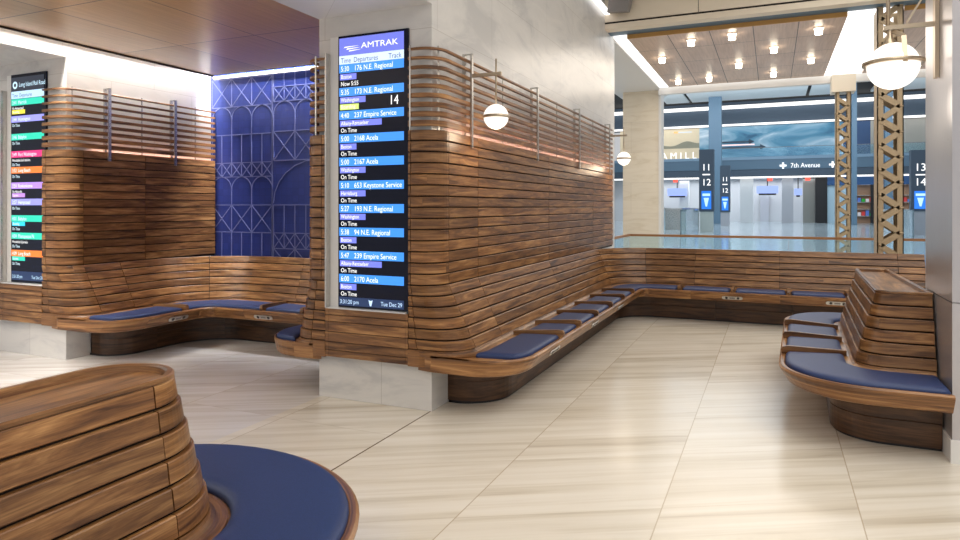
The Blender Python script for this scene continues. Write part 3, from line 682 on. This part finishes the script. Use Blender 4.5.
for p0, col, nm, sub, tg in LR:
    o = ebar('train_row', LX0+.01, LX1-.01, zl(p0+6.6), zl(p0), y, em(col), t)
    b = MB(); letter(b, nm, LX0+.03, zl(p0+5.3), y-.004, .058, .8); b.build('lettering', em((.8, .95, 1)), o)
    yy = p0+6.8
    if sub: b = MB(); letter(b, sub, LX0+.03, zl(yy+4), y-.004, .042, .78); b.build('status_lettering', TEXTW, t); yy += 4.4
    if tg: 
        o = ebar('status_tag', LX0+.025, LX0+.25, zl(yy+4.2), zl(yy), y, em(tg[1]), t); b = MB(); letter(b, tg[0], LX0+.04, zl(yy+3.3), y-.004, .04, .8); b.build('lettering', em((.9, .9, .9)), o); yy += 4.4
    if not (sub and tg) : b = MB(); letter(b, '3:55 TR 17', LX0+.03, zl(yy+4.4), y-.004, .042, .8) if False else letter(b, 'On Time', LX0+.03, zl(yy+4.4), y-.004, .046, .8); b.build('status_lettering', em((.7, .9, 1)), t)
o = ebar('footer', LX0+.01, LX1-.01, zl(288), zl(279), y, em((.012, .03, .09)), t)
b = MB(); letter(b, '3:31:20 pm', LX0+.03, zl(286), y-.004, .05, .8); letter(b, 'Tue Dec 29', LX1-.22, zl(286), y-.004, .05, .8); b.build('lettering', em((.55, .8, 1)), o)

# ------------------------------------------------------------------ globe lamps
def small_lamp(py, label):
    X0 = XR+.02; gx = XR+.24
    t = thing('globe_lamp', label, 'lamp', (X0, py, 2.45), 'globe lamps bracketed off the plank wall')
    z = 2.43; r = .108
    MB().lathe((gx, py, z), [(r*sin(a*pi/20), -r*cos(a*pi/20)) for a in range(21)], 28).build('globe', GLOBE, t)
    MB().lathe((gx, py, z), [(r-.004, -.012), (r+.007, -.012), (r+.007, .012), (r-.004, .012), (r-.004, -.012)], 32).build('band', CHAMP, t)
    MB().tube([(gx, py, z+r-.004), (gx, py, 2.93)], .008).build('stem', CHAMP, t)
    MB().bar((X0, py, 2.80), (gx+.05, py, 2.80), .028, .028).build('arm', CHAMP, t)
    L = bpy.data.lights.new('globe_light', 'POINT'); L.energy = 4.5; L.color = (1, .78, .55); L.shadow_soft_size = .1
    o = bpy.data.objects.new('globe_light', L); C.objects.link(o); o.parent = t; o.location = (gx-X0+.0, 0, -.16)
small_lamp(5.27, 'small white globe lamp on the plank wall nearest the departure board')
small_lamp(10.65, 'small white globe lamp at far end of the plank wall')
# big lantern on the metal column
t = thing('globe_lamp', 'large white globe lantern hung from a bracket on the metal column', 'lamp', (1.06, 5.5, 2.66))
gx, gy, gz, r = .79, 5.5, 2.655, .165
MB().lathe((gx, gy, gz), [(r*sin(a*pi/24), -r*cos(a*pi/24)) for a in range(25)], 36).build('globe', GLOBE, t)
MB().lathe((gx, gy, gz+.02), [(r-.004, -.011), (r+.03, -.011), (r+.03, .011), (r-.004, .011), (r-.004, -.011)], 44).build('band', CHAMP, t)
b = MB(); b.bar((1.06, gy, 2.93), (gx-.06, gy, 2.93), .03, .03); b.build('arm', CHAMP, t)
b = MB(); b.tube([(gx-.03, gy, 2.93), (gx-.03, gy, 3.35)], .013); b.build('hanger', CHAMP, t)
b = MB(); b.bar((gx+.05, gy-.16, gz+.0), (gx+.05, gy-.10, gz+.19), .03, .012, (0, 1, 0)); b.bar((gx+.05, gy-.10, gz+.19), (gx-.0, gy, gz+.25), .03, .012, (0, 1, 0)); b.lathe((gx-.02, gy, gz+r-.01), [(.05, 0), (.035, .03), (.018, .05), (.014, .1)], 16); b.build('yoke', CHAMP, t)
b = MB(); b.box(1.035, 1.06, gy-.035, gy+.035, 2.55, 3.6); b.build('back_plate', CHAMP, t)
b = MB(); b.bar((gx+.08, gy, 2.95), (1.04, gy, 3.25), .012, .012); b.build('brace', CHAMP, t)
L = bpy.data.lights.new('lantern_light', 'POINT'); L.energy = 4; L.color = (1, .88, .72); L.shadow_soft_size = .18
o = bpy.data.objects.new('lantern_light', L); C.objects.link(o); o.parent = t; o.location = (gx-1.06, 0, -.3)

# metal clad column
t = thing('metal_column', 'brushed metal clad column at right edge behind the rounded bench end', 'column', (1.5, 5.5, 0))
for z0, z1 in ((.15, 1.03), (1.035, 5.32)):
    b = MB(); b.box(1.062, 2.1, 5.12, 5.93, z0, z1); b.build('cladding', COLM, t)
b = MB(); b.box(1.052, 2.1, 5.11, 5.94, 0, .15); b.build('skirting', WHITE, t)

# lattice columns
def lattice(name, cx, cy, wd, dp, z0, z1, per, label, cap=None):
    t = thing(name, label, 'column', (cx, cy, z0)); fl = wd*.24
    for sx in (-1, 1):
        b = MB(); x = cx+sx*wd/2
        b.box(min(x, x-sx*fl), max(x, x-sx*fl), cy-dp/2, cy-dp/2+.012, z0, z1); b.box(min(x, x-sx*fl), max(x, x-sx*fl), cy+dp/2-.012, cy+dp/2, z0, z1)
        b.box(min(x, x-sx*.014), max(x, x-sx*.014), cy-dp/2, cy+dp/2, z0, z1); b.build('channel', IRON, t)
    for sy in (-1, 1):
        b = MB(); y = cy+sy*(dp/2+.006); z = z0; s = 1; xi = wd/2-fl*.45; k = 0
        while z+per/2 <= z1:
            b.bar((cx-s*xi, y, z), (cx+s*xi, y, z+per/2), (.09*wd/.37), .012, (0, 1, 0))
            b.lathe((cx-s*xi, y+sy*.006, z), [(.024*wd/.37, 0), (.018*wd/.37, sy*.012), (0.0001, sy*.017)], 10, axis='y'); z += per/2; s = -s
        for k in range(int((z1-z0)/per)):
            for sx in (-1, 1): b.lathe((cx+sx*(wd/2-.012), y-sy*.006, z0+per*(k+.5)), [(.013, 0), (.01, sy*.01), (0.0001, sy*.013)], 8, axis='y')
        b.build('lacing', IRON, t)
    if cap: MB().box(cx-cap/2, cx+cap/2, cy-cap/2, cy+cap/2, z1, z1+.36).build('cap_box', BEIGE, t)
lattice('lattice_column', 1.565, 11.3, .33, .34, 0, 5.3, .365, 'taller riveted lattice column behind the far bench, nearest the globe lantern')
lattice('lattice_column', 1.385, 16.05, .285, .26, 0, 4.09, .33, 'slimmer riveted lattice column with square cap at far end of the bay', .45)

# downlights
d0 = thing('downlight', 'small square recessed downlight in the far wood ceiling', 'downlight', (-1.26, 11.75, 4.5), 'downlights in the far wood ceiling')
MB().lathe((-1.26, 11.75, 4.4), [(.0001, 0), (.055, 0), (.055, .1)], 16).build('lamp_aperture', DOWN, d0)
b = MB(); b.box(-1.335, -1.315, 11.675, 11.825, 4.486, 4.5); b.box(-1.205, -1.185, 11.675, 11.825, 4.486, 4.5); b.box(-1.315, -1.205, 11.675, 11.695, 4.486, 4.5); b.box(-1.315, -1.205, 11.805, 11.825, 4.486, 4.5); b.build('trim_ring', WHITE, d0)
for x, yv in ((-1.92, 12.93), (-1.92, 15.32), (-1.26, 15.25), (-.6, 14.02), (.03, 12.87), (.03, 15.25), (.68, 11.79), (.68, 14.1), (-.6, 11.6), (2.6, 12.9), (2.6, 15.25), (3.3, 14.0)): dup(d0, (x, yv, 4.5))

# speaker on the beam
t = thing('wall_speaker', 'grey box loudspeaker fixed on the beige beam near the marble wall', 'speaker', (-2.3, 10.6, 4.88))
b = MB(); b.loft([[(-2.41, 10.46, 4.76), (-2.10, 10.5, 4.75), (-2.10, 10.72, 4.79), (-2.41, 10.70, 4.80)], [(-2.33, 10.40, 5.2), (-1.98, 10.44, 5.2), (-1.98, 10.72, 5.22), (-2.33, 10.7, 5.22)]]); b.build('cabinet', GREYB, t)
MB().box(-2.3, -2.15, 10.70, 10.75, 4.98, 5.1).build('bracket', STEEL, t)

# glass balustrade with wood handrail beyond the bench
t = thing('glass_balustrade', 'clear glass balustrade with thin wooden handrail beyond the far bench', 'railing', (1, 14, 0))
b = MB(); b.bar((-2.77, 14.0, 1.06), (8, 14.0, 1.06), .05, .045); b.bar((-2.75, 11.6, 1.06), (-2.75, 14.02, 1.06), .05, .045); b.build('handrail', plain('handrail_wood', (.32, .15, .06), .4), t)
for k in range(7): MB().box(-2.74+1.52*k, -2.74+1.52*k+1.5, 13.993, 14.007, .06, 1.04).build('glass_panel', CGLASS, t)
MB().box(-2.757, -2.743, 11.62, 13.98, .06, 1.04).build('glass_panel', CGLASS, t)
MB().box(-2.77, 8, 13.97, 14.03, 0, .07).build('base_channel', STEEL, t)

# ------------------------------------------------------------------ concourse
YC = 76.2
struct(MB().box(-45, 45, YC+.2, YC+.6, 10.3, 14), 'wall_concourse', DBLUE)
struct(MB().box(-45, 45, 18, 90, 13.0, 13.2), 'ceiling_concourse', plain('ceiling_void_black', (.02, .02, .02), .8))
for x0, x1, y0, y1 in ((-10.2, -7.9, 50, 72), (-7.6, 3.0, 50, 72), (3.3, 5.6, 50, 72), (8.5, 19, 50, 72)):
    o = MB().box(x0, x1, y0, y1, 12.55, 12.7).build('ceiling_panel', plain('concourse_ceiling_panel', (.8, .83, .83), .5), loc=(x0, y0, 12.6)); tag(o, 'pale grey suspended ceiling panel high in the far concourse', 'ceiling panel', 'concourse ceiling panels')
t = thing('light_trough', 'long glowing white line along the top of far concourse wall', 'light', (0, YC-1, 12.2)); MB().box(-45, 45, YC-1.2, YC-.4, 12.15, 12.45).build('diffuser', LUM, t)
struct(MB().box(-45, 45, YC-.6, YC+.2, 10.5, 12.15), 'trim_10', DBLUE)
t = thing('light_trough', 'glowing white line just above the blue mural', 'light', (0, YC-.8, 10.35)); MB().box(-45, 45, YC-.9, YC-.6, 10.32, 10.5).build('diffuser', LUM, t)
def mural(name, stops, sc, dist):
    m, nt, b = newmat(name); L = nt.links; tc = N(nt, 'ShaderNodeTexCoord'); mp = N(nt, 'ShaderNodeMapping'); mp.inputs['Scale'].default_value = (.35, 1, 1.1); mp.inputs['Rotation'].default_value = (0, radians(12), 0); L.new(tc.outputs['Object'], mp.inputs[0])
    n = N(nt, 'ShaderNodeTexNoise'); n.inputs['Scale'].default_value = sc; n.inputs['Detail'].default_value = 8; n.inputs['Distortion'].default_value = dist; L.new(mp.outputs[0], n.inputs['Vector'])
    r = ramp(nt, stops); L.new(n.outputs['Fac'], r.inputs[0]); L.new(r.outputs[0], b.inputs['Base Color']); L.new(r.outputs[0], b.inputs['Emission Color']); b.inputs['Emission Strength'].default_value = .35; return m
MB_ICE = mural('ice_mural_screen', [(.3, (.02, .09, .17)), (.43, (.06, .2, .31)), (.54, (.2, .34, .44)), (.66, (.55, .62, .68))], .55, .9)
MB_SAND = mural('sand_mural_screen', [(.3, (.5, .42, .3)), (.6, (.75, .62, .42)), (.8, (.8, .72, .55))], .25, .3)
def mur(x0, x1, mat, label, lw=None):
    t = thing('mural_screen', label, 'mural', ((x0+x1)/2, YC, 6.95)); MB().box(x0, x1, YC-.1, YC+.2, 6.95, 10.32).build('image_panel', mat, t); return t
t = mur(-16, -7.3, MB_SAND, 'sand coloured landscape screen at left of the far upper wall')
b = MB(); b.box(-10.0, -9.6, YC-.14, YC-.1, 9.85, 10.05, mi=1); b.box(-9.5, -8.1, YC-.14, YC-.1, 9.87, 10.0); b.build('caption', [em((.8, .85, .9), .6), em((1, .5, .15), .8)], t)
b = MB(); pts = [(-12.5, YC-.12, 8.15)]
for k in range(21): pts.append((-12.5+k*.26, YC-.12, 8.45+.28*sin(k*.55)*(k/20)+.5*(k/20)**2))
pts.append((-7.3, YC-.12, 8.15)); b.poly_prism(pts, (0, .02, 0)); b.build('hill_shape', plain('mural_hill', (.42, .38, .27), .6), t)
t = mur(-7.3, 6.6, MB_ICE, 'wide icy blue water mural screen on the far upper wall')
b = MB()
for z, x1 in ((8.55, -2.2), (7.95, -1.1)): b.box(-5, x1, YC-.3, YC-.1, z, z+.16); b.lathe((x1, YC-.2, z+.08), [(.3, -.05), (.0001, .5)], 10, axis='x')
b.build('dark_arrow', DBLUE, t); MB().box(-5, -1.7, YC-.3, YC-.1, 8.25, 8.38).build('light_bar', em((1, .75, .75), .8), t)
mur(6.6, 9.0, NAVYP, 'dark navy panel on the far upper wall between the lattice columns')
mur(9.0, 18, plain('beige_mural', (.5, .46, .4), .6), 'plain beige screen at right of the far upper wall')
# glowing letters behind the balcony
t = thing('glowing_letters', 'white glowing capital letters along foot of the sand coloured screen', 'lettering', (-9.5, YC-.6, 7.1))
b = MB(); letter(b, "C A M I L L", -12.3, 6.955, YC-.6, 1.05, .95); b.build('lettering', TEXTW, t)
t = thing('balcony_glass', 'teal tinted balcony glass along the foot of blue mural', 'railing', (0, YC-1.0, 6.95)); MB().box(-4.9, 18, YC-1.02, YC-.98, 6.95, 7.85).build('glass_panel', CGLASS, t); MB().box(-4.9, 18, YC-1.05, YC-.95, 7.85, 7.9).build('rail', GREYB, t)
struct(MB().box(-45, 45, YC-.9, YC+.4, 6.65, 6.95), 'trim_11', plain('ledge_blue', (.24, .36, .48), .4))
struct(MB().box(-45, 45, YC-.8, YC+.4, 5.62, 6.65), 'trim_12', BLUEG)
struct(MB().box(-45, 45, YC-.7, YC+.4, 4.85, 5.62), 'trim_13', DBLUE)
t = thing('light_trough', 'glowing white line under the dark fascia above the far doorways', 'light', (0, YC-.5, 4.75)); MB().box(-45, 45, YC-.7, YC+.3, 4.74, 4.86).build('diffuser', LUM, t)
t = thing('avenue_sign', 'white 7th Avenue lettering on the blue fascia of far wall', 'sign', (2.5, YC-.9, 6.0))
b = MB(); letter(b, '7th Avenue', 1.75, 5.72, YC-.81, .68, .86)
for cx in (1.05, 5.6):
    b.box(cx-.32, cx+.32, YC-.87, YC-.8, 5.95-.09, 5.95+.09); b.box(cx-.09, cx+.09, YC-.87, YC-.8, 5.95-.32, 5.95+.32)
b.build('lettering', TEXTW, t)
# storefront recess
struct(MB().box(-45, 45, YC+4, YC+4.3, 0, 4.85), 'wall_storefront', plain('storefront_wall', (.52, .53, .55), .5))
struct(MB().box(-45, 45, YC+.3, YC+4, 4.8, 4.86), 'ceiling_storefront', WHITE)
area('storefront_light', (0, YC+2, 4.6), (30, 2.5), 700, (.9, .95, 1))
def pier(x0, x1, y, mat, label, cat='pier', z1=4.79, nm='storefront_pier', group=None):
    o = MB().box(x0, x1, y, y+.8, 0, z1).build(nm, mat, loc=((x0+x1)/2, y+.4, 0)); tag(o, label, cat, group); return o
GP = plain('pier_grey', (.4, .41, .45), .5); WP = plain('pier_white', (.62, .64, .66), .5); OL = plain('olive_panel', (.24, .24, .22), .5)
pier(-9.6, -8.6, YC+1.3, WP, 'pale storefront pier left of nearest track sign'); pier(-3.15, -1.85, YC+.3, WP, 'pale storefront pier just right of smaller track sign'); pier(.95, 2.05, YC+.3, GP, 'mid grey storefront pier under the 7th Avenue sign'); pier(3.0, 4.1, YC+1.2, OL, 'olive grey wall panel right of the grey storefront pier')
pier(4.1, 5.2, YC+.3, BLACK, 'dark doorway side with narrow lit poster under the fascia', 'doorway'); pier(5.2, 7.4, YC+.5, plain('frosted_glass', (.42, .58, .68), .25), 'frosted blue glass shopfront left of the slim lattice column', 'shopfront', 3.9)
o = MB().box(5.2, 16, YC+.2, YC+.5, 3.9, 4.73).build('shop_fascia', NAVYP, loc=(9, YC, 3.9)); tag(o, 'deep blue shop fascia behind the lattice columns', 'fascia')
o = MB().box(-1.2, -.3, YC+3.6, YC+3.9, 0, 3.0).build('lift_door', GP, loc=(-.8, YC+3.7, 0)); tag(o, 'grey lift doors in far recess below a hanging screen', 'door')
SCR = em((.3, .4, .85), .9)
def hang(x0, x1, z0, z1, y, label):
    t = thing('hanging_screen', label, 'screen', ((x0+x1)/2, y, z0)); MB().box(x0, x1, y, y+.15, z0, z1).build('display', SCR, t); MB().box(x0+.2, x1-.2, y+.02, y+.2, z0-.18, z0).build('housing', BLACK, t); MB().box((x0+x1)/2-.05, (x0+x1)/2+.05, y+.05, y+.12, z1, 4.8).build('hanger', BLACK, t)
hang(-10.8, -8.7, 2.9, 3.75, YC+.6, 'hanging blue white screen left of the nearest track sign'); hang(-1.5, .6, 3.1, 3.9, YC+.6, 'hanging blue white screen between two storefront piers'); hang(2.15, 2.9, 2.9, 3.6, YC+1.3, 'small wall screen right of the grey storefront pier')
for x in (-9.9, -.2, 3.4): o = MB().box(x-.25, x+.25, YC+.31, YC+.38, 4.4, 4.81).build('exit_light', em((1, .12, .08), .9), loc=(x, YC+.35, 4.4)); tag(o, 'tiny red lit sign over a far doorway', 'sign', 'red signs over the far doorways')
# blue grey concourse columns
def ccol(x0, x1, y, label):
    o = MB().box(x0, x1, y, y+.9, 0, 13).build('concourse_column', BLUEG, loc=((x0+x1)/2, y+.4, 0)); tag(o, label, 'column')
ccol(-5.75, -4.55, 69, 'tall blue grey concourse column behind the track number signs'); ccol(9.3, 9.9, 69, 'slim blue grey concourse column right of the taller lattice column'); ccol(6.7, 7.1, 69, 'slim blue grey concourse post between lattice columns')
# track signs
def totem(x0, x1, y, z0, z1, label, nums, base=WP, side=False):
    t = thing('track_sign', label, 'sign', ((x0+x1)/2, y, 0)); w_ = x1-x0; c = (x0+x1)/2
    MB().box(x0+.05, x1-.05, y+.05, y+.6, 0, z0).build('pedestal', base, t); MB().box(x0, x1, y, y+.65, z0, z1).build('body', DBLUE, t)
    h = z1-z0; b = MB(); sz = w_*.52*1.3
    letter(b, nums[0], c, z0+h*.66, y-.01, sz, .95, 'CENTER'); letter(b, nums[1], c, z0+h*.42, y-.01, sz, .95, 'CENTER'); b.box(c-w_*.26, c+w_*.26, y-.015, y-.005, z0+h*.585, z0+h*.605); b.build('number_lettering', TEXTW, t)
    s = MB().box(c-w_*.33, c+w_*.33, y-.03, y, z0+h*.04, z0+h*.33).build('screen', em((.02, .18, .75)), t)
    b = MB(); b.box(c-w_*.26, c+w_*.26, y-.035, y-.03, z0+h*.25, z0+h*.29); b.poly_prism([(c-w_*.18, y-.035, z0+h*.22), (c+w_*.18, y-.035, z0+h*.22), (c+w_*.05, y-.035, z0+h*.08), (c-w_*.05, y-.035, z0+h*.08)], (0, .004, 0)); b.build('screen_graphic', em((.45, .7, 1)), s)
totem(-4.42, -3.5, 45.84, 1.35, 5.45, 'nearest dark pillar sign with 11 over 12 left of the blue column', ('11', '12'), plain('pedestal_sage', (.5, .55, .52), .5)); totem(-4.14, -3.32, 60.99, 1.2, 5.25, 'smaller dark pillar sign with 11 over 12 farther into the concourse', ('11', '12'), GP)
totem(7.5, 8.42, 45.84, 1.4, 5.0, 'dark pillar sign with 13 over 14 left of the metal column', ('13', '14'), GP)
# stair glass on the left
t = thing('escalator_glass', 'glass sided escalator balustrade beside the nearest track sign', 'railing', (-6, 44, 0))
for x in (-7.2, -4.9): MB().box(x, x+.06, 40, 50, 0.0, 1.5).build('glass_panel', CGLASS, t)
b = MB(); b.box(-7.25, -4.8, 49.9, 50, 0, 1.55); b.build('end_frame', STEEL, t); b = MB(); b.box(-7.24, -7.1, 40, 50, 1.5, 1.58); b.box(-4.94, -4.8, 40, 50, 1.5, 1.58); b.build('rail', STEEL, t)
t = thing('escalator_glass', 'glass sided stair balustrade at far right beside 13 over 14 sign', 'railing', (8, 46, 0))
for x in (6.6, 9.4): MB().box(x, x+.06, 40, 50, 0, 1.5).build('glass_panel', CGLASS, t)
MB().box(6.55, 9.5, 49.9, 50, 0, 1.5).build('end_frame', STEEL, t)
# shop display between the lattice columns
t = thing('shop_display', 'brightly stocked shop shelving seen between the lattice columns', 'shelving', (8.5, YC+.6, 0))
MB().box(7.4, 16, YC+.9, YC+1.2, 0, 3.9).build('back_panel', plain('shop_back', (.35, .2, .12), .5), t)
for z in (.7, 1.4, 2.1, 2.8): MB().box(7.5, 15.8, YC+.4, YC+.9, z, z+.06).build('shelf', STEEL, t)
for k in range(44):
    x = 7.6+.36*(k % 22); z = .76+.7*(k//22)*2+0; hgt = .25+.3*random.random()
    if z+hgt < 3.8: MB().box(x, x+.26, YC+.45, YC+.8, z, z+hgt).build('product', em([(.02, .4, .05), (.7, .7, .75), (.6, .05, .05), (.1, .2, .6)][k % 4], .4), t)
MB().box(9.05, 9.3, YC+.1, YC+.4, 0, 3.9).build('door_post', BLACK, t)
